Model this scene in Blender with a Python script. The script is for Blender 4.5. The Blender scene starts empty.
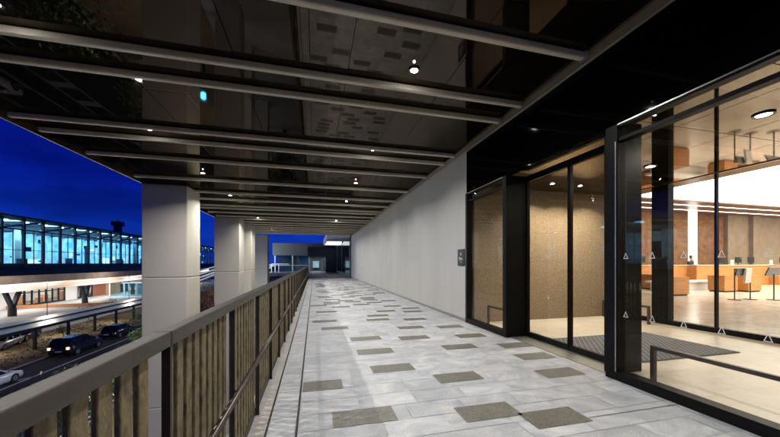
import bpy, bmesh, math, random
from mathutils import Vector, Matrix
R = math.radians
rnd = random.Random(11)
S = bpy.context.scene
COL = S.collection
GZ = -7.92          # street level, the walkway is z = 0
CEIL = 3.75         # walkway ceiling

# ---------------------------------------------------------------- materials
def _nodes(name):
    m = bpy.data.materials.new(name); m.use_nodes = True
    nt = m.node_tree
    return m, nt, nt.nodes['Principled BSDF']

def mat(name, col, rough=0.5, metal=0.0, var=0.0, scale=4.0, bump=0.0, bscale=40.0, spec=0.5, stretch=(1, 1, 1), col2=None, island=0.0, detail=6.0, ior=None, rvar=0.0):
    m, nt, b = _nodes(name)
    N, L = nt.nodes.new, nt.links.new
    b.inputs['Roughness'].default_value = rough
    b.inputs['Metallic'].default_value = metal
    b.inputs['Specular IOR Level'].default_value = spec
    if ior: b.inputs['IOR'].default_value = ior
    b.inputs['Base Color'].default_value = (*col, 1)
    if var or bump or island or col2 or rvar:
        tc = N('ShaderNodeTexCoord'); mp = N('ShaderNodeMapping')
        mp.inputs['Scale'].default_value = stretch
        L(tc.outputs['Object'], mp.inputs['Vector'])
        out = None
        if var or col2 or rvar:
            nz = N('ShaderNodeTexNoise'); nz.inputs['Scale'].default_value = scale
            nz.inputs['Detail'].default_value = detail; nz.inputs['Roughness'].default_value = 0.62
            L(mp.outputs[0], nz.inputs['Vector'])
            if rvar:
                mr = N('ShaderNodeMapRange'); mr.inputs[1].default_value = .3; mr.inputs[2].default_value = .7
                mr.inputs[3].default_value = max(0.01, rough - rvar); mr.inputs[4].default_value = rough + rvar
                L(nz.outputs['Fac'], mr.inputs[0]); L(mr.outputs[0], b.inputs['Roughness'])
        if var or col2:
            cr = N('ShaderNodeValToRGB')
            c2 = col2 or tuple(min(1, c * (1 + var)) for c in col)
            c1 = col if col2 else tuple(c * (1 - var) for c in col)
            cr.color_ramp.elements[0].position = .33; cr.color_ramp.elements[1].position = .67
            cr.color_ramp.elements[0].color = (*c1, 1); cr.color_ramp.elements[1].color = (*c2, 1)
            L(nz.outputs['Fac'], cr.inputs['Fac']); out = cr.outputs['Color']
        if island:
            g = N('ShaderNodeNewGeometry'); mr = N('ShaderNodeMapRange')
            mr.inputs[3].default_value = 1 - island; mr.inputs[4].default_value = 1 + island
            L(g.outputs['Random Per Island'], mr.inputs[0])
            mx = N('ShaderNodeVectorMath'); mx.operation = 'SCALE'
            if out: L(out, mx.inputs[0])
            else: mx.inputs[0].default_value = col
            L(mr.outputs[0], mx.inputs['Scale']); out = mx.outputs[0]
        if out: L(out, b.inputs['Base Color'])
        if bump:
            n2 = N('ShaderNodeTexNoise'); n2.inputs['Scale'].default_value = bscale; n2.inputs['Detail'].default_value = 4
            L(mp.outputs[0], n2.inputs['Vector'])
            bp = N('ShaderNodeBump'); bp.inputs['Strength'].default_value = bump; bp.inputs['Distance'].default_value = .02
            L(n2.outputs['Fac'], bp.inputs['Height']); L(bp.outputs[0], b.inputs['Normal'])
    return m

def emit(name, col, strength):
    m, nt, b = _nodes(name)
    b.inputs['Base Color'].default_value = (*col, 1)
    b.inputs['Emission Color'].default_value = (*col, 1)
    b.inputs['Emission Strength'].default_value = strength
    return m

def glass(name, tint=(.95, .97, .96), f0=.045, gain=.9, rough=0.0):
    m = bpy.data.materials.new(name); m.use_nodes = True
    nt = m.node_tree; nt.nodes.clear()
    N, L = nt.nodes.new, nt.links.new
    out = N('ShaderNodeOutputMaterial'); mix = N('ShaderNodeMixShader')
    tr = N('ShaderNodeBsdfTransparent'); tr.inputs[0].default_value = (*tint, 1)
    gl = N('ShaderNodeBsdfGlossy'); gl.inputs['Roughness'].default_value = rough
    gl.inputs[0].default_value = (1, 1, 1, 1)
    lw = N('ShaderNodeLayerWeight')
    p = N('ShaderNodeMath'); p.operation = 'POWER'; p.inputs[1].default_value = 5
    ma = N('ShaderNodeMath'); ma.operation = 'MULTIPLY_ADD'; ma.inputs[1].default_value = gain; ma.inputs[2].default_value = f0
    L(lw.outputs['Facing'], p.inputs[0]); L(p.outputs[0], ma.inputs[0]); L(ma.outputs[0], mix.inputs[0])
    L(tr.outputs[0], mix.inputs[1]); L(gl.outputs[0], mix.inputs[2]); L(mix.outputs[0], out.inputs[0])
    return m

def stone_mat(name, c1, c2, c3, rough, scale=2.2, island=.07, vein=.5):
    """honed stone: cloudy base, lighter veins, grain, and a different tone and pattern offset per slab"""
    m, nt, b = _nodes(name)
    N, L = nt.nodes.new, nt.links.new
    tc = N('ShaderNodeTexCoord'); g = N('ShaderNodeNewGeometry')
    off = N('ShaderNodeVectorMath'); off.operation = 'MULTIPLY_ADD'
    sc = N('ShaderNodeCombineXYZ')
    mm = N('ShaderNodeMath'); mm.operation = 'MULTIPLY'; mm.inputs[1].default_value = 37.0
    L(g.outputs['Random Per Island'], mm.inputs[0])
    for i in range(3): L(mm.outputs[0], sc.inputs[i])
    off.inputs[1].default_value = (1, 1.6, 1)
    L(tc.outputs['Object'], off.inputs[0]); L(sc.outputs[0], off.inputs[2])
    n1 = N('ShaderNodeTexNoise'); n1.inputs['Scale'].default_value = scale; n1.inputs['Detail'].default_value = 8
    n1.inputs['Roughness'].default_value = .65; n1.inputs['Distortion'].default_value = 1.4
    L(off.outputs[0], n1.inputs['Vector'])
    cr = N('ShaderNodeValToRGB'); e = cr.color_ramp.elements
    e[0].position = .3; e[0].color = (*c1, 1); e[1].position = .72; e[1].color = (*c3, 1)
    k = e.new(.5); k.color = (*c2, 1)
    L(n1.outputs['Fac'], cr.inputs['Fac'])
    n2 = N('ShaderNodeTexNoise'); n2.inputs['Scale'].default_value = 90; n2.inputs['Detail'].default_value = 3
    L(tc.outputs['Object'], n2.inputs['Vector'])
    mr0 = N('ShaderNodeMapRange'); mr0.inputs[1].default_value = .3; mr0.inputs[2].default_value = .7
    mr0.inputs[3].default_value = 1 - .25 * vein; mr0.inputs[4].default_value = 1 + .25 * vein
    L(n2.outputs['Fac'], mr0.inputs[0])
    mr = N('ShaderNodeMapRange'); mr.inputs[3].default_value = 1 - island; mr.inputs[4].default_value = 1 + island
    L(g.outputs['Random Per Island'], mr.inputs[0])
    pm = N('ShaderNodeMath'); pm.operation = 'MULTIPLY'; L(mr0.outputs[0], pm.inputs[0]); L(mr.outputs[0], pm.inputs[1])
    v = N('ShaderNodeVectorMath'); v.operation = 'SCALE'; L(cr.outputs[0], v.inputs[0]); L(pm.outputs[0], v.inputs['Scale'])
    L(v.outputs[0], b.inputs['Base Color'])
    mr2 = N('ShaderNodeMapRange'); mr2.inputs[3].default_value = rough - .12; mr2.inputs[4].default_value = rough + .12
    L(n1.outputs['Fac'], mr2.inputs[0]); L(mr2.outputs[0], b.inputs['Roughness'])
    bp = N('ShaderNodeBump'); bp.inputs['Strength'].default_value = .12; bp.inputs['Distance'].default_value = .004
    L(n2.outputs['Fac'], bp.inputs['Height']); L(bp.outputs[0], b.inputs['Normal'])
    return m

M = {}
M['tile'] = stone_mat('pale_stone', (.30, .31, .335), (.41, .42, .44), (.57, .555, .535), .5, island=.10)
M['tile_dark'] = stone_mat('brown_stone', (.10, .095, .078), (.135, .128, .105), (.175, .167, .138), .5, scale=9, island=.12, vein=1.4)
M['grout'] = mat('grout', (.48, .47, .45), .8, var=.15, scale=12)
M['edge_stone'] = stone_mat('edge_stone', (.30, .28, .25), (.38, .36, .33), (.45, .43, .40), .55, scale=3)
M['slot'] = mat('drain_slot', (.015, .015, .015), .6)
M['concrete'] = mat('concrete', (.30, .30, .29), .8, var=.2, scale=3, bump=.2)
def lacquer(name, base, tint, f0, gain, rough):
    m = bpy.data.materials.new(name); m.use_nodes = True
    nt = m.node_tree; nt.nodes.clear()
    N, L = nt.nodes.new, nt.links.new
    out = N('ShaderNodeOutputMaterial'); mix = N('ShaderNodeMixShader')
    df = N('ShaderNodeBsdfDiffuse'); df.inputs[0].default_value = (*base, 1)
    gl = N('ShaderNodeBsdfGlossy'); gl.inputs[0].default_value = (*tint, 1)
    tc = N('ShaderNodeTexCoord'); nz = N('ShaderNodeTexNoise'); nz.inputs['Scale'].default_value = 1.3; nz.inputs['Detail'].default_value = 6
    mr = N('ShaderNodeMapRange'); mr.inputs[1].default_value = .3; mr.inputs[2].default_value = .7
    mr.inputs[3].default_value = rough * .5; mr.inputs[4].default_value = rough * 1.6
    L(tc.outputs['Object'], nz.inputs['Vector']); L(nz.outputs['Fac'], mr.inputs[0]); L(mr.outputs[0], gl.inputs['Roughness'])
    n2 = N('ShaderNodeTexNoise'); n2.inputs['Scale'].default_value = .9; n2.inputs['Detail'].default_value = 2
    bp = N('ShaderNodeBump'); bp.inputs['Strength'].default_value = .035; bp.inputs['Distance'].default_value = .02
    L(tc.outputs['Object'], n2.inputs['Vector']); L(n2.outputs['Fac'], bp.inputs['Height']); L(bp.outputs[0], gl.inputs['Normal'])
    lw = N('ShaderNodeLayerWeight')
    p = N('ShaderNodeMath'); p.operation = 'POWER'; p.inputs[1].default_value = 4
    ma = N('ShaderNodeMath'); ma.operation = 'MULTIPLY_ADD'; ma.inputs[1].default_value = gain; ma.inputs[2].default_value = f0
    L(lw.outputs['Facing'], p.inputs[0]); L(p.outputs[0], ma.inputs[0]); L(ma.outputs[0], mix.inputs[0])
    L(df.outputs[0], mix.inputs[1]); L(gl.outputs[0], mix.inputs[2]); L(mix.outputs[0], out.inputs[0])
    return m
M['mirror'] = lacquer('mirror_panel', (.006, .0045, .003), (1, .85, .69), .065, .05, .022)
M['batten'] = mat('batten_paint', (.86, .775, .63), .55, var=.06, scale=14, stretch=(.3, 3, 3))
M['steel_trim'] = mat('brushed_trim', (.62, .60, .56), .35, .6, var=.1, scale=20)
M['bronze_trim'] = mat('bronze_channel', (.20, .155, .115), .42, .3, var=.12, scale=9)
M['white_wall'] = mat('wall_plaster', (.575, .565, .535), .62, var=.06, scale=.9, stretch=(1, 1, .25), bump=.05, bscale=60)
M['black'] = lacquer('black_gloss', (.002, .002, .002), (1, 1, 1), .007, .02, .04)
M['frame'] = mat('black_frame', (.004, .0038, .0035), .42, 0.0, spec=.16, var=.2, scale=8)
M['glass'] = glass('clear_glass', (.975, .985, .98), .022, .55)
M['glass_in'] = glass('inner_glass', (.985, .985, .98), .012, .3)
M['glass_blue'] = glass('blue_glass', (.60, .82, .92), .03, .5)
M['decal'] = mat('white_film', (.8, .8, .78), .6)
M['alu'] = mat('aluminium', (.55, .54, .5), .3, .8, var=.08, scale=12)
M['cap'] = mat('rail_cap_metal', (.036, .029, .022), .5, 0.0, var=.3, scale=6, stretch=(4, .6, 4), bump=.08, bscale=60)
M['post'] = mat('rail_post_metal', (.022, .018, .013), .5, .2, var=.25, scale=9)
M['baluster'] = mat('weathered_baluster', (.045, .034, .016), .6, 0.0, col2=(.21, .165, .075), scale=22, stretch=(1, 1, .65), bump=.3, bscale=70, detail=9)
M['handrail'] = mat('handrail_metal', (.075, .06, .05), .33, .5, var=.15, scale=12)
M['column'] = mat('column_panel', (.62, .595, .52), .42, var=.04, scale=1.3, stretch=(1, 1, .4))
M['tan'] = mat('cork_wall', (.20, .14, .08), .7, col2=(.34, .25, .155), scale=34, detail=12, bump=.35, bscale=50)
M['vest_ceiling'] = mat('bronze_mirror', (.25, .185, .115), .035, 1.0, rvar=.015, scale=1.2)
M['vest_floor'] = stone_mat('cream_stone', (.42, .35, .27), (.52, .45, .36), (.60, .54, .45), .32, scale=2.4, island=.05, vein=.3)
M['lobby_floor'] = stone_mat('lobby_stone', (.60, .54, .46), (.68, .63, .56), (.74, .70, .65), .22, scale=1.4, island=.04, vein=.2)
M['sill'] = mat('pale_sill', (.7, .66, .58), .4, var=.05)
M['wood'] = mat('orange_wood', (.40, .16, .045), .38, col2=(.55, .25, .08), scale=3, stretch=(.5, 4, 6), detail=9)
M['wood_dark'] = mat('dark_wood', (.10, .05, .022), .35, col2=(.17, .09, .04), scale=3, stretch=(.4, 5, 5))
M['brown_wall'] = mat('brown_wall', (.11, .042, .010), .6, col2=(.25, .115, .034), scale=2.5, detail=12, stretch=(1, 1, 1.5), bump=.25)
M['beige_wall'] = mat('beige_wall', (.22, .17, .105), .6, col2=(.29, .23, .155), scale=2, detail=8)
M['counter_top'] = mat('counter_top', (.65, .55, .42), .3, var=.06)
M['screen'] = mat('screen_black', (.012, .013, .016), .2)
M['lum'] = emit('luminous_ceiling', (1, .93, .82), 4.2)
M['strip'] = emit('strip_light', (1, .9, .74), 6)
M['lum_far'] = emit('canopy_soffit_glow', (.9, .97, 1), 1.1)
M['lum_post'] = emit('luminous_post', (1, .95, .88), 3.2)
M['lens'] = emit('lamp_lens', (1, .98, .95), 60)
M['lens_in'] = emit('lamp_lens_warm', (1, .9, .75), 12)
M['globe'] = emit('globe_lens', (1, .98, .95), 120)
M['ring'] = mat('lamp_ring', (.02, .02, .02), .3, .4)
M['white'] = mat('white_paint', (.75, .75, .74), .45, var=.04)
M['asphalt'] = mat('asphalt', (.032, .032, .034), .8, var=.35, scale=1.4, bump=.4, bscale=90, rvar=.1)
M['marking'] = mat('road_paint', (.72, .72, .70), .65, var=.15, scale=3)
M['dry'] = mat('dry_ground', (.12, .085, .045), .95, col2=(.24, .17, .09), scale=.5, detail=12, bump=.8, bscale=6)
M['paving'] = mat('pale_paving', (.33, .34, .35), .75, var=.15, scale=1, bump=.1)
M['kerb'] = mat('kerb_stone', (.3, .29, .27), .8, var=.15)
M['dark_paving'] = mat('dark_paving', (.02, .022, .026), .5, var=.2, scale=3, rvar=.1)
M['term_frame'] = mat('dark_steel', (.018, .024, .032), .4, .3, var=.2)
M['term_wall'] = mat('pale_panel', (.62, .74, .78), .5, col2=(.16, .36, .46), scale=.35, detail=5)
M['term_light'] = emit('cool_strip', (.72, .92, 1.0), 13)
M['screen_blue'] = emit('blue_screen', (.12, .45, .9), 1.6)
M['screen_white'] = emit('white_screen', (.8, .95, 1), 2.2)
M['deck'] = mat('deck_concrete', (.30, .25, .20), .75, var=.25, scale=.5)
M['fascia_glow'] = emit('fascia_glow', (1, .9, .76), 1.4)  # lamp light falling on the white fascia, put into the material as emission
def _vary():  # uneven light along the fascia, set into its emission colour
    nt = M['fascia_glow'].node_tree; b = nt.nodes['Principled BSDF']; N, L = nt.nodes.new, nt.links.new
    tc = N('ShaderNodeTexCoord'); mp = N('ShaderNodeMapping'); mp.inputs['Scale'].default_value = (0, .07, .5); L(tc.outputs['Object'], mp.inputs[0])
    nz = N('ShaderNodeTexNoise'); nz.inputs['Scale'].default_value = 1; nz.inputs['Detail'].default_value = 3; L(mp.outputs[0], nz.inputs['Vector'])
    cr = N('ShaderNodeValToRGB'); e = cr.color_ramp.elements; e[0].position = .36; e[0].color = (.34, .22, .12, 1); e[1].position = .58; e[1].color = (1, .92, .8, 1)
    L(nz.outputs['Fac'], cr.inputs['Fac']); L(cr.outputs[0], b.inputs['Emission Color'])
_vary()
M['brick'] = mat('red_panel', (.28, .10, .06), .7, var=.25, scale=3)
M['orange_panel'] = mat('orange_panel', (.5, .24, .12), .6, var=.15)
M['roof_metal'] = mat('roof_sheet', (.40, .41, .42), .35, .2, var=.15, scale=.7, rvar=.08)
M['tyre'] = mat('tyre', (.012, .012, .012), .8)
M['rim'] = mat('rim', (.45, .45, .46), .3, .9)
M['car_glass'] = mat('car_glass', (.01, .012, .014), .05)
M['car_white'] = mat('white_car_paint', (.75, .76, .77), .22, spec=.6)
M['car_dark'] = mat('black_car_paint', (.012, .013, .016), .15, spec=.6)
M['car_silver'] = mat('silver_car_paint', (.42, .43, .45), .25, .5)
M['tail'] = emit('tail_lamp', (1, .28, .2), 5)
M['head'] = emit('head_lamp', (1, .97, .9), 9)
M['plate'] = mat('number_plate', (.7, .7, .62), .5)
M['bark'] = mat('bark', (.10, .075, .05), .9, var=.3, scale=14, bump=.6)
M['leaf'] = mat('green_leaf', (.07, .10, .028), .55, island=.45)
M['leaf_autumn'] = mat('autumn_leaf', (.16, .075, .02), .55, island=.5)
M['leaf_red'] = mat('russet_leaf', (.17, .05, .022), .55, island=.5)
M['blue_lamp'] = emit('blue_lamp', (.06, .4, 1), 60)
M['skin'] = mat('skin', (.5, .3, .21), .5)
M['cloth'] = mat('dark_cloth', (.02, .022, .03), .8)
M['hair'] = mat('dark_hair', (.02, .014, .01), .6)
M['mat_dark'] = mat('mat_rib', (.045, .047, .055), .75, var=.2, scale=20)
M['mat_line'] = mat('mat_line', (.30, .30, .31), .7)
M['teal'] = mat('teal_steel', (.10, .22, .24), .35, .4)
M['grey_clad'] = mat('grey_cladding', (.13, .145, .155), .6, var=.1, scale=.6)
M['sign_black'] = mat('sign_plate', (.012, .012, .013), .35)
M['street_lens'] = emit('street_lamp_lens', (.85, .95, 1), 25)

# ---------------------------------------------------------------- mesh helpers
class MB:
    def __init__(s): s.v = []; s.f = []; s.mi = []; s.mats = []
    def _m(s, m):
        if m not in s.mats: s.mats.append(m)
        return s.mats.index(m)
    def quad(s, pts, m):
        b = len(s.v); s.v += [tuple(p) for p in pts]; s.f.append(tuple(range(b, b + len(pts)))); s.mi.append(s._m(m)); return s
    def box(s, a, c, m, rot=None):
        x0, y0, z0 = a; x1, y1, z1 = c
        P = [(x0, y0, z0), (x1, y0, z0), (x1, y1, z0), (x0, y1, z0), (x0, y0, z1), (x1, y0, z1), (x1, y1, z1), (x0, y1, z1)]
        if rot is not None: P = [tuple(rot @ Vector(p)) for p in P]
        b = len(s.v); s.v += P; k = s._m(m)
        for q in ((3, 2, 1, 0), (4, 5, 6, 7), (0, 1, 5, 4), (1, 2, 6, 5), (2, 3, 7, 6), (3, 0, 4, 7)):
            s.f.append(tuple(b + i for i in q)); s.mi.append(k)
        return s
    def bar(s, p, q, w, h, m, up=(0, 0, 1)):
        p, q = Vector(p), Vector(q); d = (q - p); L = d.length; d.normalize()
        u = Vector(up); x = d.cross(u)
        if x.length < 1e-4: x = d.cross(Vector((1, 0, 0)))
        x.normalize(); u = x.cross(d)
        rot = Matrix((x, d, u)).transposed().to_4x4(); rot.translation = p
        return s.box((-w / 2, 0, -h / 2), (w / 2, L, h / 2), m, rot)
    def tube(s, p, q, r, m, n=12, r2=None, caps=True):
        p, q = Vector(p), Vector(q); d = (q - p).normalized(); r2 = r if r2 is None else r2
        x = d.orthogonal().normalized(); y = d.cross(x); b = len(s.v); k = s._m(m)
        for c, rr in ((p, r), (q, r2)):
            for i in range(n):
                a = 2 * math.pi * i / n
                s.v.append(tuple(c + (x * math.cos(a) + y * math.sin(a)) * rr))
        for i in range(n):
            j = (i + 1) % n
            s.f.append((b + i, b + j, b + n + j, b + n + i)); s.mi.append(k)
        if caps:
            s.f.append(tuple(b + n - 1 - i for i in range(n))); s.mi.append(k)
            s.f.append(tuple(b + n + i for i in range(n))); s.mi.append(k)
        return s
    def prism(s, poly, axis, a, c, m):
        """poly: 2-D outline; axis 'x','y','z' extruded from a to c"""
        def P(u, v, t): return {'x': (t, u, v), 'y': (u, t, v), 'z': (u, v, t)}[axis]
        b = len(s.v); n = len(poly); k = s._m(m)
        s.v += [P(u, v, a) for u, v in poly] + [P(u, v, c) for u, v in poly]
        s.f.append(tuple(b + n - 1 - i for i in range(n))); s.mi.append(k)
        s.f.append(tuple(b + n + i for i in range(n))); s.mi.append(k)
        for i in range(n):
            j = (i + 1) % n; s.f.append((b + i, b + j, b + n + j, b + n + i)); s.mi.append(k)
        return s
    def build(s, name, parent=None, bevel=0.0, smooth=False, seg=2):
        off = Vector((0, 0, 0))
        p = parent
        while p is not None: off = off + Vector(p.location); p = p.parent
        me = bpy.data.meshes.new(name)
        me.from_pydata([tuple(Vector(v) - off) for v in s.v], [], s.f)
        for m in s.mats: me.materials.append(m)
        for poly, k in zip(me.polygons, s.mi): poly.material_index = k; poly.use_smooth = smooth
        bm = bmesh.new(); bm.from_mesh(me); bmesh.ops.recalc_face_normals(bm, faces=bm.faces); bm.to_mesh(me); bm.free()
        o = bpy.data.objects.new(name, me); COL.objects.link(o)
        if parent is not None: o.parent = parent
        if bevel:
            bv = o.modifiers.new('bevel', 'BEVEL'); bv.width = bevel; bv.segments = seg; bv.limit_method = 'ANGLE'; bv.harden_normals = False
        return o

def tag(o, label=None, cat=None, group=None, kind=None):
    if label: o['label'] = label
    if cat: o['category'] = cat
    if group: o['group'] = group
    if kind: o['kind'] = kind
    return o
def thing(name, label, cat, loc=(0, 0, 0), group=None):
    o = bpy.data.objects.new(name, None); COL.objects.link(o); o.location = loc; o.empty_display_size = .2
    return tag(o, label, cat, group)
def struct(name, mb, **k): return tag(mb.build(name, **k), kind='structure')
def B(a, c, m): return MB().box(a, c, m)
def copy_tree(o, parent=None, off=None):
    c = o.copy(); COL.objects.link(c); c.parent = parent
    for ch in o.children: copy_tree(ch, c)
    return c
ORD = ['first', 'second', 'third', 'fourth', 'fifth', 'sixth', 'seventh', 'eighth', 'ninth', 'tenth', 'eleventh', 'twelfth']
def lamp(name, kind, loc, energy, color, parent=None, size=.1, rot=(0, 0, 0), spot=None, blend=.6, sizey=None, spread=None):
    l = bpy.data.lights.new(name, kind); l.energy = energy; l.color = color
    if kind == 'AREA':
        l.size = size
        if sizey: l.shape = 'RECTANGLE'; l.size_y = sizey
        else: l.shape = 'DISK'
        if spread: l.spread = spread
    elif kind in ('SPOT', 'POINT'):
        l.shadow_soft_size = size
        if kind == 'SPOT': l.spot_size = spot; l.spot_blend = blend
    o = bpy.data.objects.new(name, l); COL.objects.link(o)
    off = Vector((0, 0, 0)); p = parent
    while p is not None: off = off + Vector(p.location); p = p.parent
    o.location = Vector(loc) - off; o.rotation_euler = rot
    if parent is not None: o.parent = parent
    return o

# ---------------------------------------------------------------- walkway floor
WX0, WX1, WY0, WY1 = -.56, 3.23, -1.5, 27.0
struct('walkway_slab', B((WX0, WY0, -.45), (3.62, WY1, -.006), M['concrete']))
struct('walkway_grout', MB().quad([(WX0, WY0, -.003), (3.62, WY0, -.003), (3.62, WY1, -.003), (WX0, WY1, -.003)], M['grout']))
fl = MB()
def tile(x0, x1, y0, y1, m, z=.001, g=.0026):
    if x1 - x0 > .02: fl.quad([(x0 + g, y0 + g, z), (x1 - g, y0 + g, z), (x1 - g, y1 - g, z), (x0 + g, y1 - g, z)], m)
row = 0
y = WY0
while y < WY1 - .05:
    o = rnd.choice([0, .13, .26, .39])
    x = -.115 - o
    xr = 3.60 if 2.5 < y < 4.7 else 3.225
    while x < xr:
        tile(max(x, -.115), min(x + .52, xr), y, min(y + .26, WY1), M['tile'])
        x += .52
    y += .26
y = WY0
while y < WY1:                                     # margin strips by the drain slots
    tile(-.338, -.143, y, min(y + .52, WY1), M['tile'])
    y += .52
y = WY0
while y < WY1:
    tile(WX0, -.366, y, min(y + .82, WY1), M['edge_stone'])
    y += .82
DK = [(.409, 2.526), (.03, 3.271), (1.454, 2.353), (1.939, 2.13), (1.572, 3.146), (.929, 3.611), (.863, 4.363), (.853, 5.14), (.399, 6.099),
      (2.789, 2.989), (2.163, 4.287), (3.05, 4.152), (2.95, 3.6), (1.875, 5.81), (1.671, 4.995), (2.684, 4.896), (2.665, 5.695),
      (.228, 6.888), (2.242, 6.641), (1.411, 6.795), (1.522, 7.33), (.324, 8.215), (.77, 9.041), (.12, 9.484), (1.436, 9.428), (1.88, 7.97),
      (2.275, 8.843), (2.552, 7.73), (2.682, 8.311), (.5, 1.35), (2.4, 1.1), (1.35, .7)]
yy = 9.8
while yy < 26.7:
    for _ in range(3):
        xx = rnd.uniform(.2, 2.95)
        if all(abs(xx - a) > .56 or abs(yy - b) > .28 for a, b in DK): DK.append((xx, yy))
    yy += .37
dk = MB()
for a, b in DK:
    x0, x1 = max(a - .26, -.11), min(a + .26, 3.6)
    dk.quad([(x0, b - .128, .004), (x1, b - .128, .004), (x1, b + .128, .004), (x0, b + .128, .004)], M['tile_dark'])
fo = fl
for q, mi in zip(dk.f, dk.mi): fo.quad([dk.v[i] for i in q], M['tile_dark'])
for x in (-.352, -.129): fo.quad([(x - .0085, WY0, .0045), (x + .0085, WY0, .0045), (x + .0085, WY1, .0045), (x - .0085, WY1, .0045)], M['slot'])
fo.quad([(2.205, 2.047, .0055), (3.2, 2.047, .0055), (3.2, 2.053, .0055), (2.205, 2.053, .0055)], M['slot'])
struct('walkway_floor', fo)
struct('far_path', B((-1.2, WY1, -.45), (9, 70, -.012), M['dark_paving']))

# ---------------------------------------------------------------- guard railing
gr = thing('guard_railing', 'dark metal guard railing with wide cap and weathered bars along the walkway edge', 'railing', (-.5, 1, 0))
RY0, RY1 = -.6, 27.0
cap = MB()
y = RY0
joints = [1.13, 4.42, 7.7, 10.98, 14.26, 17.54, 20.82, 24.1, RY1]
for j in joints:
    cap.box((-.501, y + .0015, 1.012), (-.447, j - .0015, 1.06), M['cap']); y = j
cap.build('top_rail', gr, bevel=.005)
MB().box((-.50, RY0, .004), (-.475, RY1, .07), M['post']).build('bottom_rail', gr, bevel=.003)
hr = MB().tube((-.40, RY0, .572), (-.40, RY1, .572), .0175, M['handrail'], 14).build('handrail', gr, smooth=True)
y = 1.13 - .82
while y < RY1:
    MB().box((-.474, y - .006, -.02), (-.449, y + .007, 1.011), M['post']).build('post', gr)
    MB().bar((-.449, y, .53), (-.40, y, .553), .012, .012, M['handrail']).build('bracket', hr)
    y += .82
n = 0; y = .20; rest = MB()
while y < RY1:
    k = (y - .31) % .82
    if k > .035 and k < .785:
        tgt = MB() if n < 100 else rest
        tgt.box((-.497, y - .0265, .07), (-.480, y + .0265, 1.011), M['baluster'])
        if n < 100: tgt.build('baluster', gr, bevel=.004)
        n += 1
    y += .0835
tag(rest.build('baluster', gr), kind='stuff')

# ---------------------------------------------------------------- canopy over the walkway
CX0, CX1, CY0, CY1 = -5.12, 3.22, -1.2, 26.6
cn = thing('canopy', 'dark mirror-panelled canopy ceiling with pale cross battens over the walkway', 'canopy', (0, 10, CEIL))
pan = MB()
xs = [CX0, -3.72, -2.32, -.92, .42, 1.76, CX1]
ys = [CY0 + i * 2.8 for i in range(10)] + [CY1]
for i in range(len(xs) - 1):
    for j in range(len(ys) - 1):
        a, b = xs[i] + .004, xs[i + 1] - .004; c, d = ys[j] + .004, ys[j + 1] - .004
        t = [rnd.uniform(-.003, .003) for _ in range(3)]
        z = [CEIL + t[0], CEIL + t[1], CEIL + t[1] + t[2], CEIL + t[0] + t[2]]
        P = [(a, c), (b, c), (b, d), (a, d)]
        pan.quad([(p[0], p[1], zz) for p, zz in zip(P, z)], M['mirror'])
        pan.quad([(p[0], p[1], CEIL + .02) for p in reversed(P)], M['frame'])
pan.build('soffit', cn)
MB().box((CX0, CY0, CEIL + .03), (CX1 + .8, CY1, CEIL + .6), M['frame']).build('roof_deck', cn)
MB().box((CX0 - .03, CY0, CEIL - .006), (CX0 - .002, CY1, CEIL + .3), M['steel_trim']).box((CX0 - .002, CY1 + .002, CEIL - .03), (CX1, CY1 + .03, CEIL + .2), M['steel_trim']).build('edge_trim', cn)
MB().box((3.07, CY0, CEIL - .032), (3.205, CY1, CEIL - .003), M['bronze_trim']).build('channel', cn)
MB().box((3.206, CY0, CEIL - .045), (3.226, CY1, CEIL - .004), M['steel_trim']).build('bright_trim', cn)
BY = [2.92, 4.04, 4.59, 6.31, 6.88, 8.05, 9.87, 11.49, 12.7, 14.0, 14.7, 15.9, 17.1, 18.0, 19.2, 20.3, 21.5, 22.6, 23.8, 25.0, 26.1]
for b in BY:
    bt = MB().box((-4.82, b - .036, CEIL - .086), (3.05, b + .036, CEIL - .004), M['batten']).build('batten', cn, bevel=.018, seg=4)
    MB().box((3.052, b - .05, CEIL - .09), (3.068, b + .05, CEIL - .004), M['steel_trim']).build('end_bracket', bt)

# downlights
def downlight(x, y, z, label, group, energy, lens, col=(1, .95, .87), r=.05, name='downlight', spread=None):
    t = thing(name, label, 'downlight', (x, y, z), group)
    ring = MB()
    for i in range(20):
        a, b = 2 * math.pi * i / 20, 2 * math.pi * (i + 1) / 20
        for (r0, z0, r1, z1) in ((r + .022, z - .003, r + .022, z - .014), (r + .022, z - .014, r, z - .012), (r, z - .012, r - .006, z - .003)):
            ring.quad([(x + r0 * math.cos(a), y + r0 * math.sin(a), z0), (x + r0 * math.cos(b), y + r0 * math.sin(b), z0),
                       (x + r1 * math.cos(b), y + r1 * math.sin(b), z1), (x + r1 * math.cos(a), y + r1 * math.sin(a), z1)], M['ring'])
    ring.build('ring', t, smooth=False)
    MB().prism([(x + r * .9 * math.cos(2 * math.pi * i / 20), y + r * .9 * math.sin(2 * math.pi * i / 20)) for i in range(20)], 'z', z - .010, z - .004, lens).build('lens', t)
    if energy: lamp('downlight_lamp', 'AREA', (x, y, z - .02), energy, col, t, size=r * 1.6, spread=spread)
    return t
for i in range(9):
    y = .9 + 2.8 * i
    for j, x in enumerate((1.24, -2.94)):
        lb = ('small round downlight above the paved walkway, ' if j == 0 else 'small round downlight between railing and columns, ') + ('nearest to the viewer' if i == 0 else ORD[i] + ' along its row')
        t = downlight(x, y, CEIL, lb, 'downlights under the canopy', 50 if j == 0 else 84, M['lens'], (1, .985, .96) if j == 0 else (1, .955, .87), spread=R(150))
        lamp('lamp_glow', 'POINT', (x, y, CEIL - .10), .8, (1, .97, .93), t, size=.018)

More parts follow.
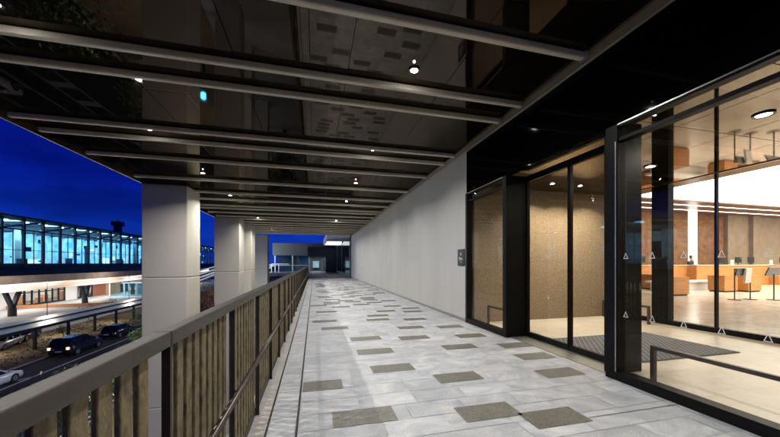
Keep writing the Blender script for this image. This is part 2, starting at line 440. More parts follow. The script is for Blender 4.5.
# ---------------------------------------------------------------- columns
def column(x0, x1, y0, y1, lb):
    t = thing('column', lb, 'column', ((x0 + x1) / 2, (y0 + y1) / 2, GZ), 'square columns along the canopy edge')
    z = [GZ, -3.2, .84, CEIL - .002]
    for a, b in zip(z, z[1:]):
        MB().box((x0, y0, a + .002), (x1, y1, b - .002 if b < CEIL - .1 else b), M['column']).build('cladding_panel', t, bevel=.03, seg=3)
    MB().box((x0 + .03, y0 + .03, GZ), (x1 - .03, y1 - .03, CEIL - .003), M['frame']).build('core', t)
column(-5.13, -3.89, 10.9, 12.05, 'broad pale square column nearest the camera at canopy edge')
column(-5.13, -3.89, 17.9, 19.05, 'second pale square column behind the nearest one, beside sky gap')
column(-5.13, -3.89, 21.1, 22.3, 'third pale square column seen as narrow strip between two others')
column(-5.13, -3.89, 28.0, 29.2, 'farthest pale square column beside the blue sky gap')

# ---------------------------------------------------------------- white wall
ww = thing('white_wall', 'long smooth pale wall along the right of the walkway', 'wall', (3.38, 16, 0))
w = MB(); y = 6.06
cuts = [6.06, 7.9, 9.75, 11.6, 13.45, 15.3, 17.15, 19.0, 20.6, 22.0, 23.85, 25.7, 27.4]
for a, b in zip(cuts, cuts[1:]):
    if a == 20.6: continue
    w.box((3.23, a + .0006, .06), (3.5, b - .0006, CEIL - .046), M['white_wall'])
w.box((3.23, 20.6, 2.25), (3.5, 22.0, CEIL - .046), M['white_wall'])
w.build('wall_panel', ww)
MB().box((3.238, 6.06, 0), (3.5, 20.6, .058), M['alu']).box((3.238, 22.0, 0), (3.5, 27.4, .058), M['alu']).build('skirting', ww)
d = MB().box((3.236, 20.61, .008), (3.49, 21.99, 2.24), M['white_wall']).build('door', ww)
MB().box((3.2, 20.72, 1.0), (3.236, 20.78, 1.04), M['alu']).build('handle', d)

# wall sign
sg = thing('wall_sign', 'small black square sign plate with white symbol and lettering beside entrance', 'sign', (3.22, 6.3, 1.35))
MB().box((3.208, 6.12, 1.235), (3.229, 6.44, 1.60), M['sign_black']).build('plate', sg, bevel=.003)
g = MB(); X = 3.2065
def sgq(y0, z0, y1, z1): g.box((X, min(y0, y1), min(z0, z1)), (3.2078, max(y0, y1), max(z0, z1)), M['decal'])
# the y axis runs right-to-left on this face
def sg_tube(p, q, r=.006): g.bar((X, p[0], p[1]), (X, q[0], q[1]), r * 2, .0014, M['decal'], up=(1, 0, 0))
sg_tube((6.305, 1.475), (6.265, 1.535)); sg_tube((6.265, 1.535), (6.265, 1.455)); sg_tube((6.31, 1.475), (6.25, 1.475))
# lettering: three glyphs, then a fine line
sg_tube((6.36, 1.425), (6.36, 1.36)); sg_tube((6.36, 1.425), (6.32, 1.415)); sg_tube((6.36, 1.36), (6.32, 1.37)); sg_tube((6.32, 1.415), (6.32, 1.37))
sg_tube((6.30, 1.36), (6.30, 1.425)); sg_tube((6.28, 1.40), (6.255, 1.40)); sg_tube((6.28, 1.365), (6.255, 1.365)); sg_tube((6.28, 1.40), (6.28, 1.365))
sg_tube((6.235, 1.40), (6.205, 1.40)); sg_tube((6.235, 1.38), (6.205, 1.38)); sg_tube((6.235, 1.36), (6.205, 1.36)); sg_tube((6.205, 1.38), (6.205, 1.36)); sg_tube((6.235, 1.38), (6.235, 1.40))
sg_tube((6.32, 1.315), (6.24, 1.315), .004)
g.build('lettering', sg)

# ---------------------------------------------------------------- entrance
en = thing('entrance_portal', 'black glazed hotel entrance with tall fascia, side panes and sliding doors', 'entrance', (3.4, 3.5, 0))
fx = MB(); 
fy = [-1.5, .2, 2.0, 3.7, 6.055]
for a, b in zip(fy, fy[1:]): fx.box((3.232, a + .0008, 2.80), (3.30, b - .0008, CEIL - .046), M['black'])
fx.build('fascia_panel', en)
MB().box((3.305, 2.64, 2.93), (3.66, 4.70, 2.97), M['black']).build('recess_soffit', en)
def tri(mb, x, y, z, s=.043):
    """outline triangle manifestation on the pane, facing the walkway (-x)"""
    o = [(y - s * .62, z), (y + s * .62, z), (y, z + s * 1.55)]
    k = .74; c = (y, z + s * .5)
    i = [(c[0] + (p[0] - c[0]) * k * .86, c[1] + (p[1] - c[1]) * k) for p in o]
    for a in range(3):
        b = (a + 1) % 3
        mb.quad([(x, *o[a]), (x, *o[b]), (x, *i[b]), (x, *i[a])], M['decal'])
def sidelite(y0, y1, decals, joints=()):
    MB().box((3.20, y0, 0.004), (3.33, y1, .10), M['frame']).build('sill', en, bevel=.003)
    MB().box((3.215, y0, 2.61), (3.31, y1, 2.65), M['frame']).build('transom', en, bevel=.003)
    fr = MB().box((3.215, y0, 2.765), (3.31, y1, 2.80), M['frame']).build('header', en, bevel=.003)
    p = MB().box((3.255, y0, .10), (3.267, y1, 2.61), M['glass']).build('pane', en)
    MB().box((3.255, y0, 2.65), (3.267, y1, 2.765), M['glass']).build('transom_pane', en)
    MB().box((3.20, y0, 2.785), (3.214, y1, 2.797), M['alu']).build('trim', fr)
    for dy in decals:
        for z in (1.33, .70):
            dd = MB(); tri(dd, 3.2535, dy, z); dd.build('triangle_decal', p)
    return fr
sidelite(4.70, 5.97, [])
sidelite(-1.5, 2.62, [2.57 - .265 * i for i in range(8)])
MB().box((3.20, 5.97, .004), (3.33, 6.05, 2.80), M['frame']).build('jamb', en, bevel=.003)
MB().box((3.20, 4.60, .004), (3.68, 4.70, 2.80), M['frame']).build('jamb', en, bevel=.003)
MB().box((3.20, 2.62, .004), (3.32, 2.76, 2.80), M['frame']).build('jamb', en, bevel=.003)
MB().box((3.32, 2.78, .004), (3.76, 2.88, 2.93), M['frame']).build('pocket_panel', en, bevel=.002)
MB().box((3.192, 2.632, .1), (3.1995, 2.642, 2.61), M['alu']).build('trim', en)
MB().box((3.59, 2.88, 2.755), (3.66, 4.60, 2.795), M['frame']).box((3.59, 2.88, 2.90), (3.66, 4.60, 2.929), M['frame']).box((3.58, 2.88, 2.915), (3.589, 4.60, 2.927), M['alu']).build('header', en)
MB().box((3.62, 2.88, 2.795), (3.63, 4.60, 2.90), M['glass']).build('transom_pane', en)
for (a, b, dcs) in ((2.89, 3.675, [2.98]), (3.685, 4.595, [4.1])):
    f = MB().box((3.60, a, .012), (3.65, b, .095), M['frame']).box((3.60, a, 2.70), (3.65, b, 2.753), M['frame'])
    f.box((3.60, a, .095), (3.65, a + .022, 2.70), M['frame']).box((3.60, b - .022, .095), (3.65, b, 2.70), M['frame'])
    dr = f.build('sliding_door', en, bevel=.002)
    p = MB().box((3.62, a + .022, .095), (3.63, b - .022, 2.70), M['glass']).build('pane', dr)
    for dy in dcs:
        for z in (1.36, .72):
            q = MB(); tri(q, 3.618, dy, z, .036); q.build('triangle_decal', dr)
    if a < 3: MB().box((3.594, a + .03, .75), (3.60, a + .055, .94), M['white']).build('handle', dr)
# threshold
struct('threshold', B((3.29, 2.78, 0.0065), (3.70, 4.60, .010), M['alu']))

# ---------------------------------------------------------------- vestibule
vf = MB()
y = -1.5
while y < 5.95:
    x = 3.34 - rnd.choice([0, .3])
    while x < 7.2:
        a, b = max(x, 3.34), min(x + .6, 7.2)
        if b - a > .01: vf.quad([(a + .001, y + .001, .002), (b - .001, y + .001, .002), (b - .001, min(y + .6, 5.95) - .001, .002), (a + .001, min(y + .6, 5.95) - .001, .002)], M['vest_floor'])
        x += .6
    y += .6
struct('vestibule_floor', vf)
struct('vestibule_slab', B((3.63, -1.5, -.4), (7.2, 5.95, -.004), M['concrete']))
struct('window_sill_strip', B((3.34, -1.5, .003), (3.50, 2.60, .014), M['sill']))
struct('sidelite_sill_strip', B((3.34, 4.72, .003), (3.50, 5.93, .014), M['sill']))
tw = thing('cork_wall', 'mottled tan cork-textured wall at the left end of the vestibule', 'wall', (5.2, 6.0, 0))
wl = MB()
for i in range(5):
    for (z0, z1) in ((.0, .66), (.66, 1.32), (1.32, 1.98), (1.98, 2.64), (2.64, 2.949)):
        a, b = 3.36 + i * .78, min(3.36 + (i + 1) * .78, 7.24)
        wl.box((a + .001, 5.95, z0 + .001), (b - .001, 6.02, z1 - .001), M['tan'])
wl.build('wall_panel', tw)
vc = thing('vestibule_ceiling', 'bronze mirrored ceiling panels inside the glass vestibule', 'ceiling', (5.2, 3, 2.95))
vp = MB()
for i in range(4):
    for j in range(7):
        a, b = 3.335 + i * .966, 3.335 + (i + 1) * .966; c, d_ = -1.5 + j * 1.065, -1.5 + (j + 1) * 1.065
        vp.box((a + .005, c + .005, 2.95), (b - .005, d_ - .005, 2.98), M['vest_ceiling'])
vp.build('soffit', vc)
MB().box((3.31, -1.5, 2.985), (7.21, 6.03, 3.2), M['frame']).build('backing', vc)
for i, (x, y) in enumerate([(4.82, 5.35), (5.53, 5.35), (6.27, 5.35)]):
    downlight(x, y, 2.949, 'small downlight washing the tan cork wall, ' + ['leftmost', 'middle one', 'rightmost'][i] + ' of three', 'downlights by the cork wall', 25, M['lens_in'], (1, .88, .70), .045, spread=R(125))
downlight(4.88, 2.3, 2.949, 'black-ringed downlight in the vestibule ceiling near the right glass edge', 'downlights of the vestibule', 22, M['lens_in'], (1, .9, .75), .07)
downlight(5.0, .2, 2.949, 'black-ringed downlight in the vestibule ceiling beyond the right picture edge', 'downlights of the vestibule', 26, M['lens_in'], (1, .9, .75), .07)
downlight(5.6, 4.0, 2.949, 'black-ringed downlight in the vestibule ceiling above the entry mat', 'downlights of the vestibule', 18, M['lens_in'], (1, .9, .75), .07)

em = thing('entry_mat', 'dark ribbed entry mat with pale lattice lines on the vestibule floor', 'mat', (4.8, 3.7, 0))
MB().box((3.74, 3.02, .004), (5.92, 4.34, .012), M['mat_dark']).build('mat_base', em, bevel=.003)
ml = MB()
def clipline(x0, y0, dx, dy):
    ts = []
    t0, t1 = -9, 9
    for p, dd, lo, hi in ((x0, dx, 3.78, 5.88), (y0, dy, 3.06, 4.30)):
        a, b = (lo - p) / dd, (hi - p) / dd
        if a > b: a, b = b, a
        t0, t1 = max(t0, a), min(t1, b)
    return (t0, t1) if t1 > t0 else None
for k in range(-30, 60):
    for sgn in (1, -1):
        x0, y0 = 3.78 + k * .085, 3.68
        c = clipline(x0, y0, 1, sgn * 1.2)
        if c:
            p = (x0 + c[0], y0 + sgn * 1.2 * c[0]); q = (x0 + c[1], y0 + sgn * 1.2 * c[1])
            ml.bar((p[0], p[1], .0128 + (.0006 if sgn > 0 else 0)), (q[0], q[1], .0128 + (.0006 if sgn > 0 else 0)), .007, .001, M['mat_line'])
ml.build('lattice', em)

def guard_rail(x, y0, y1, lb, posts):
    t = thing('guard_rail', lb, 'rail', (x, (y0 + y1) / 2, 0), 'low guard rails in the vestibule')
    MB().box((x - .012, y0, .352), (x + .03, y1, .392), M['handrail']).build('rail', t, bevel=.003)
    for p in posts: MB().box((x - .012, p - .02, .002), (x + .03, p + .02, .351), M['handrail']).build('post', t)
guard_rail(3.55, -1.4, 2.53, 'low dark guard rail behind the large right front pane', [2.51, .9, -.7])
guard_rail(3.60, 4.75, 5.82, 'low dark guard rail behind the narrow left side pane', [5.80, 4.77])
guard_rail(6.78, 4.86, 5.92, 'low dark guard rail beside the inner glass post', [4.88, 5.9])

ig = thing('inner_glazing', 'inner glass partition with black post between vestibule and lobby', 'glass partition', (7.2, 3, 0))
MB().box((7.14, -1.5, .004), (7.26, 5.94, .10), M['frame']).build('bottom_rail', ig, bevel=.003)
MB().box((7.18, -1.5, 2.935), (7.22, 5.94, 2.949), M['alu']).build('top_rail', ig)
MB().box((7.12, 4.74, .1), (7.28, 5.06, 2.934), M['frame']).build('post', ig, bevel=.004)
for y in (4.0, 1.9): MB().box((7.17, y - .018, .1), (7.23, y + .018, 2.934), M['frame']).build('mullion', ig)
for (a, b) in ((5.06, 5.94), (4.018, 4.74), (1.918, 3.982), (-1.5, 1.882)):
    p = MB().box((7.195, a, .1), (7.205, b, 2.934), M['glass_in']).build('pane', ig)
    yy = b - .32
    while yy > a + .1:
        q = MB(); tri(q, 7.193, yy, 1.36, .036); yy -= .52
        q.build('triangle_decal', p)

# ---------------------------------------------------------------- lobby
lf = MB()
x = 7.2
while x < 38:
    y = -1.5
    while y < 14.5:
        lf.quad([(x + .001, y + .001, .002), (x + .999, y + .001, .002), (x + .999, min(y + 1, 14.5) - .001, .002), (x + .001, min(y + 1, 14.5) - .001, .002)], M['lobby_floor'])
        y += 1
    x += 1
struct('lobby_floor', lf)
struct('lobby_slab', B((7.2, -1.5, -.4), (38.2, 15, -.004), M['concrete']))
LC = 4.56
lc = thing('luminous_ceiling', 'glowing white stretched ceiling over the lobby floor', 'ceiling', (20, 5, LC))
MB().box((15.0, -1.5, LC), (38, 11.55, LC + .05), M['lum']).build('glow_panel', lc)
MB().box((7.3, -1.5, LC + .06), (38, 11.55, LC + .3), M['white']).build('backing', lc)
MB().box((7.3, -1.5, LC - .02), (14.99, 11.55, LC + .05), M['wood_dark']).build('timber_soffit', lc)
wc = thing('wood_ceiling', 'dark wood ceiling with two light lines above the reception counter', 'ceiling', (20, 13, LC))
MB().box((7.3, 11.56, LC - .06), (38, 14.6, LC + .3), M['wood_dark']).build('soffit', wc)
for y in (12.35, 13.45): MB().box((9, y - .035, LC - .072), (36, y + .035, LC - .061), M['strip']).build('light_strip', wc)
bw = thing('lobby_back_wall', 'brown wood-grained wall behind the reception counter', 'wall', (18, 14.6, 0))
for i in range(8):
    a = 7.3 + i * 2.4375
    MB().box((a + .004, 14.5, .0), (a + 2.433, 14.7, LC - .061), M['brown_wall']).build('wall_panel', bw)
bb = thing('beige_lobby_wall', 'pale beige wall section at the right end of reception', 'wall', (32, 14.3, 0))
MB().box((26.85, 14.32, .0), (38, 14.7, LC - .062), M['beige_wall']).build('wall_panel', bb)
MB().box((28.9, 14.1, .0), (29.5, 14.318, LC - .062), M['beige_wall']).build('pilaster', bb)
rw = thing('lobby_end_wall', 'plain beige wall closing the lobby beyond the picture', 'wall', (38, 6, 0))
MB().box((38.0, -1.5, .0), (38.2, 14.7, LC), M['beige_wall']).build('wall_panel', rw)
sw = thing('side_wall', 'wood wall returning from the vestibule to the reception', 'wall', (7.2, 10, 0))
MB().box((7.1, 6.03, .0), (7.29, 14.7, LC), M['brown_wall']).build('wall_panel', sw)
hd = thing('lobby_bulkhead', 'wood bulkhead above the inner glass partition', 'wall', (7.25, 2, 3))
MB().box((7.215, -1.5, 2.952), (7.295, 6.028, LC), M['wood_dark']).build('panel', hd)
cw = thing('closing_wall', 'plain wall closing the building behind the camera side', 'wall', (20, -1.6, 0))
MB().box((3.34, -1.7, 0), (38.2, -1.52, LC + .3), M['beige_wall']).build('wall_panel', cw)
# reception
rc = thing('reception_counter', 'long orange wood reception counter in front of the brown wall', 'counter', (22, 12.3, 0))
for i, (a, b, yf) in enumerate(((15.9, 17.6, 12.3), (17.62, 19.9, 12.3), (19.92, 21.9, 11.9), (21.92, 24.2, 12.3), (24.22, 26.6, 12.3), (26.62, 28.6, 11.9))):
    MB().box((a, yf, .0), (b, 12.95, 1.16), M['wood']).build('front_panel', rc, bevel=.01)
    MB().box((a - .0, yf - .04, 1.162), (b, 13.0, 1.205), M['counter_top']).build('worktop', rc)
def pod(x, y, w, dpt, h, lb):
    t = thing('check_in_desk', lb, 'desk', (x + w / 2, y + dpt / 2, 0), 'low orange desks in front of reception')
    MB().box((x, y, .06), (x + w, y + dpt, h - .03), M['wood']).build('cabinet', t, bevel=.006)
    MB().box((x - .015, y - .015, h - .029), (x + w + .015, y + dpt + .015, h), M['wood']).build('desktop', t, bevel=.004)
    MB().box((x + .04, y + .04, .003), (x + w - .04, y + dpt - .04, .059), M['frame']).build('plinth', t)
pod(13.65, 8.9, .85, .6, .74, 'low orange wood desk right of the black inner post')
pod(17.6, 9.5, .85, .6, .74, 'low orange wood desk behind the leftmost sign stands')
pod(18.75, 9.3, .85, .6, .74, 'low orange wood desk behind the dark angled sign board')
pod(16.0, 11.3, .85, .6, .74, 'low orange wood desk seen left of the black inner post')
wp = thing('bright_floor_block', 'long low white bench standing in for bright floor before the orange reception counter', 'block', (17.0, 10.8, 0))  # white block standing in for a bright patch of lobby floor
MB().box((15.2, 10.5, .38), (19.4, 11.1, .46), M['white']).build('block_top', wp, bevel=.01)
MB().box((15.4, 10.6, .003), (19.2, 11.0, .379), M['white']).build('base', wp)
def monitor(x, y, lb, rz=0.0):
    t = thing('monitor', lb, 'monitor', (x, y, 1.205), 'monitors on the reception counter')
    MB().box((x - .12, y - .08, 1.206), (x + .12, y + .08, 1.22), M['screen']).build('base', t)
    MB().box((x - .02, y - .015, 1.22), (x + .02, y + .015, 1.36), M['screen']).build('stem', t)
    MB().box((x - .27, y - .035, 1.33), (x + .27, y - .005, 1.66), M['screen']).build('panel', t, bevel=.006)
monitor(17.0, 12.62, 'black monitor on counter left of the dark inner post')
monitor(22.9, 12.62, 'black monitor on counter beside the seam of inner glass')
monitor(24.5, 12.62, 'black monitor on counter just left of the sign stands')
monitor(25.6, 12.62, 'black monitor on counter above the white sign frame')
monitor(28.0, 12.4, 'black monitor on the right end of the counter')
lp = thing('luminous_post', 'slender glowing white post rising behind the reception counter', 'light column', (22.2, 13.5, 0))
MB().box((22.03, 13.3, .1), (22.33, 13.6, LC - .08), M['lum_post']).build('diffuser', lp, bevel=.02)
MB().box((21.98, 13.25, .003), (22.38, 13.65, .099), M['frame']).build('base', lp)

def sign_stand(x, y, lb, pw, ph, z, m, dx=0, tilt=0):
    t = thing('sign_stand', lb, 'sign stand', (x, y, 0), 'sign stands on the lobby floor')
    MB().tube((x, y, .004), (x, y, .02), .17, M['handrail'], 24).build('base', t)
    MB().tube((x, y, .02), (x, y, 1.1), .017, M['handrail'], 10).build('pole', t)
    rot = Matrix.Translation((x + dx, y - .03, z)) @ Matrix.Rotation(R(tilt), 4, 'X')
    MB().box((-pw / 2, -.012, -ph / 2), (pw / 2, .012, ph / 2), m, rot).build('board', t, bevel=.003)
    MB().box((-pw / 2 - .02, .013, -ph / 2 - .02), (pw / 2 + .02, .022, ph / 2 + .02), M['decal'], rot).build('board_frame', t)
sign_stand(14.3, 7.45, 'slim lobby sign stand with small dark board, leftmost of three', .42, .26, .98, M['screen'], .22, 10)
sign_stand(15.0, 7.4, 'slim lobby sign stand with white board, middle of three', .3, .5, .85, M['white'], -.16, 5)
sign_stand(15.6, 7.1, 'lobby sign stand with wide dark board, rightmost of three', .85, .3, 1.0, M['screen'], .0, 20)

for i, (x, w_) in enumerate(((18.2, 'left of the black monitors'), (20.7, 'beside the receptionist'), (23.6, 'between two monitors'), (27.0, 'at the right end'))):
    t = thing('leaflet_holder', 'small white leaflet holder on the reception counter ' + w_, 'leaflet holder', (x, 12.4, 1.205), 'leaflet holders on the counter')
    MB().box((x - .14, 12.36, 1.206), (x + .14, 12.5, 1.22), M['white']).build('base', t)
    MB().box((x - .13, 12.40, 1.221), (x + .13, 12.42, 1.48), M['white']).build('leaflets', t)
# receptionist (small, far away behind the counter)
def person(x, y, lb):
    t = thing('person', lb, 'person', (x, y, 0))
    V = [(0, 0, .95), (0, 0, 1.15), (0, 0, 1.36), (0, -.01, 1.47), (0, -.02, 1.56), (0, -.03, 1.68),
         (.17, 0, 1.38), (.23, -.03, 1.14), (.19, -.22, 1.12), (.17, -.30, 1.13), (-.17, 0, 1.38), (-.23, -.03, 1.14), (-.17, -.22, 1.14), (-.15, -.31, 1.15),
         (.09, 0, .86), (.10, -.01, .48), (.10, .02, .08), (.11, -.11, .05), (-.09, 0, .86), (-.10, -.01, .48), (-.10, .02, .08), (-.11, -.11, .05)]
    E = [(0, 1), (1, 2), (2, 3), (3, 4), (4, 5), (2, 6), (6, 7), (7, 8), (8, 9), (2, 10), (10, 11), (11, 12), (12, 13), (0, 14), (14, 15), (15, 16), (16, 17), (0, 18), (18, 19), (19, 20), (20, 21)]
    rad = [.14, .13, .15, .06, .085, .075, .065, .048, .036, .03, .065, .048, .036, .03, .085, .06, .045, .04, .085, .06, .045, .04]
    me = bpy.data.meshes.new('body'); me.from_pydata(V, E, []); o = bpy.data.objects.new('body', me); COL.objects.link(o); o.parent = t
    sk = o.modifiers.new('skin', 'SKIN'); ss = o.modifiers.new('sub', 'SUBSURF'); ss.levels = 1; ss.render_levels = 2
    lay = me.skin_vertices[0] if me.skin_vertices else None
    if lay is None:
        bm = bmesh.new(); bm.from_mesh(me); bm.verts.layers.skin.verify(); bm.to_mesh(me); bm.free(); lay = me.skin_vertices[0]
    for i, r in enumerate(rad): lay.data[i].radius = (r, r * .8 if i < 3 else r); lay.data[i].use_root = (i == 0)
    me.materials.append(M['skin'])
    h = MB(); h.tube((x, y + .02, 1.60), (x, y + .01, 1.77), .10, M['hair'], 12, .05); h.build('hair', t, smooth=True)
    c = MB(); rings = []
    prof = [(.78, .19, .13), (1.0, .175, .12), (1.2, .18, .13), (1.36, .225, .13), (1.43, .13, .10), (1.47, .07, .07)]
    n = 14
    for (z, rx, ry) in prof: c.v += [(x + rx * math.cos(2 * math.pi * i / n), y + ry * math.sin(2 * math.pi * i / n), z) for i in range(n)]
    k = c._m(M['cloth'])
    for a in range(len(prof) - 1):
        for i in range(n):
            j = (i + 1) % n; c.f.append((a * n + i, a * n + j, (a + 1) * n + j, (a + 1) * n + i)); c.mi.append(k)
    for s in (1, -1):
        c.tube((x + s * .18, y, 1.39), (x + s * .235, y - .03, 1.14), .072, M['cloth'], 10, .055); c.tube((x + s * .235, y - .03, 1.15), (x + s * .19, y - .2, 1.125), .055, M['cloth'], 10, .045)
    c.build('jacket', t, smooth=True)
person(21.4, 13.05, 'receptionist in dark jacket standing behind the orange counter')

# ---------------------------------------------------------------- street level
ground = MB().quad([(-900, -300, GZ - .02), (900, -300, GZ - .02), (900, 1500, GZ - .02), (-900, 1500, GZ - .02)], M['dry'])
struct('ground', ground)
rd = MB().quad([(-25.3, -40, GZ), (-12.6, -40, GZ), (-12.6, 300, GZ), (-25.3, 300, GZ)], M['asphalt'])
struct('road', rd)
mk = MB(); z = GZ + .006
for x, w_ in ((-22.1, .2), (-13.05, .16)): mk.quad([(x - w_ / 2, -40, z), (x + w_ / 2, -40, z), (x + w_ / 2, 300, z), (x - w_ / 2, 300, z)], M['marking'])
# hatched buffer
for x in (-20.3, -18.7): mk.quad([(x - .08, 14, z), (x + .08, 14, z), (x + .08, 64, z), (x - .08, 64, z)], M['marking'])
yy = 14.5
while yy < 63:
    mk.quad([(-20.22, yy, z), (-18.78, yy, z), (-18.78, yy + .9, z), (-20.22, yy + .9, z)], M['marking']); yy += 3.0
yy = 29.6
mk.quad([(-23.0, 29.9, z), (-22.2, 31.1, z), (-22.0, 31.0, z), (-22.8, 29.8, z)], M['marking'])
struct('road_marking', mk)
kb = MB().box((-25.5, -40, GZ - .1), (-25.3, 300, GZ + .13), M['kerb']).box((-12.6, -40, GZ - .1), (-12.4, 300, GZ + .13), M['kerb'])
struct('kerb', kb)
struct('pavement', B((-5.9, -40, GZ - .1), (-.9, 200, GZ + .13), M['paving']))
struct('plaza', B((-59.5, 20, GZ - .1), (-35, 300, GZ + .1), M['paving']))
# dry grass tufts on the median
gt = MB()
for i in range(2600):
    x = rnd.uniform(-34.6, -25.7); y = rnd.uniform(22, 62); h = rnd.uniform(.05, .14); a = rnd.uniform(0, 6.28)
    dx, dy = math.cos(a) * .09, math.sin(a) * .09
    gt.quad([(x - dx, y - dy, GZ - .02), (x + dx, y + dy, GZ - .02), (x + rnd.uniform(-.1, .1), y + rnd.uniform(-.1, .1), GZ + h)], M['dry'])
tag(gt.build('dry_grass'), 'dry brown grass tufts on the ground beside the road', 'grass', kind='stuff')

# covered walkway
cv = thing('covered_walkway', 'long flat metal roofed covered walkway on dark posts beside the road', 'covered walkway', (-31, 50, GZ))
rz = -5.46
MB().box((-33.6, 14, rz - .12), (-28.6, 76, rz), M['roof_metal']).build('roof', cv, bevel=.02)
MB().box((-28.58, 14, rz - .28), (-28.4, 76, rz + .03), M['term_frame']).build('gutter', cv)
MB().box((-31.3, 14, rz + .002), (-31.0, 76, rz + .12), M['term_frame']).build('roof_rib', cv)
y = 17.7
while y < 75:
    MB().box((-29.0, y - .11, GZ), (-28.78, y + .11, rz - .12), M['term_frame']).build('post', cv)
    y += 4.6
for y in (29.2, 38.4, 47.6, 56.8):
    q = MB().box((-31.3, y - .5, rz - .17), (-31.0, y + .5, rz - .121), M['street_lens']).build('lamp', cv)
    lamp('walkway_lamp', 'AREA', (-31.15, y, rz - .2), 75, (1, .86, .66), cv, size=.3, sizey=1.0)

# trees
def tree(x, y, h, r, lb, leafm, n=900, name='tree', group=None, trunk=True, base=.35, bz=GZ):
    t = thing(name, lb, 'tree' if trunk else 'shrub', (x, y, bz), group)
    rg = random.Random(int(x * 97 + y * 31))
    tk = MB(); tips = []
    p0 = Vector((x, y, bz)); top = Vector((x + rg.uniform(-.2, .2), y + rg.uniform(-.2, .2), bz + h * .62))
    tk.tube(p0, top, h * .022, M['bark'], 9, h * .012)
    for i in range(9):
        a = rg.uniform(0, 6.28); f_ = rg.uniform(base, .98)
        s = p0.lerp(top, f_); e = s + Vector((math.cos(a) * r * rg.uniform(.4, .85), math.sin(a) * r * rg.uniform(.4, .85), h * rg.uniform(.1, .32)))
        tk.tube(s, e, h * .010, M['bark'], 6, h * .003); tips += [e, s.lerp(e, .6)]
    tips.append(top + Vector((0, 0, h * .25)))
    tk.build('trunk', t)
    lv = MB(); s0 = .045 * h ** .5
    for i in range(n):
        c = Vector(rg.choice(tips)); d = Vector((rg.gauss(0, 1), rg.gauss(0, 1), rg.gauss(0, .8))); c = c + d * (r * .22)
        nrm = Vector((rg.gauss(0, 1), rg.gauss(0, 1), rg.gauss(0, 1))).normalized(); a = nrm.orthogonal().normalized(); b = nrm.cross(a)
        s = s0 * rg.uniform(.7, 1.5)
        lv.quad([c - a * s, c + b * s * .5 + nrm * s * .15, c + a * s, c - b * s * .5 + nrm * s * .15], leafm)
    lv.build('crown', t)
    return t
tree(-11.5, 24.2, 6.3, 1.15, 'tall green street tree left of the nearest column', M['leaf'], 1900)
tree(-11.3, 18.0, 4.2, 2.0, 'low green street tree seen through the railing bars', M['leaf'], 1300)
tree(-11.9, 28.5, 5.8, 2.0, 'amber street tree behind the tall green one', M['leaf_autumn'], 2000)
tree(-9.6, 12.5, 3.6, 1.8, 'small green tree below the near railing bars', M['leaf'], 1100)
tree(-15.4, 49.0, 6.4, 2.6, 'russet leaved tree between the two nearest columns', M['leaf_red'], 1800)
tree(-17.0, 57.0, 6.0, 2.6, 'amber leaved tree behind the russet tree', M['leaf_autumn'], 1500)
tree(-30.0, 46.3, 1.9, .8, 'small round shrub on the dry median between canopy posts', M['leaf'], 420)
tree(-35.6, 60.0, 3.0, 1.3, 'small planted tree in front of lit shopfront, left one', M['leaf_autumn'], 500)
tree(-36.2, 67.0, 3.0, 1.3, 'small planted tree in front of lit shopfront, right one', M['leaf'], 500)
tree(-3.0, 33.5, 8.1, 1.9, 'dark green tree rising beside the far end of the railing', M['leaf'], 1600)
tree(-6.5, 39.0, 7.6, 2.0, 'dark green tree below the white stair', M['leaf'], 1400)

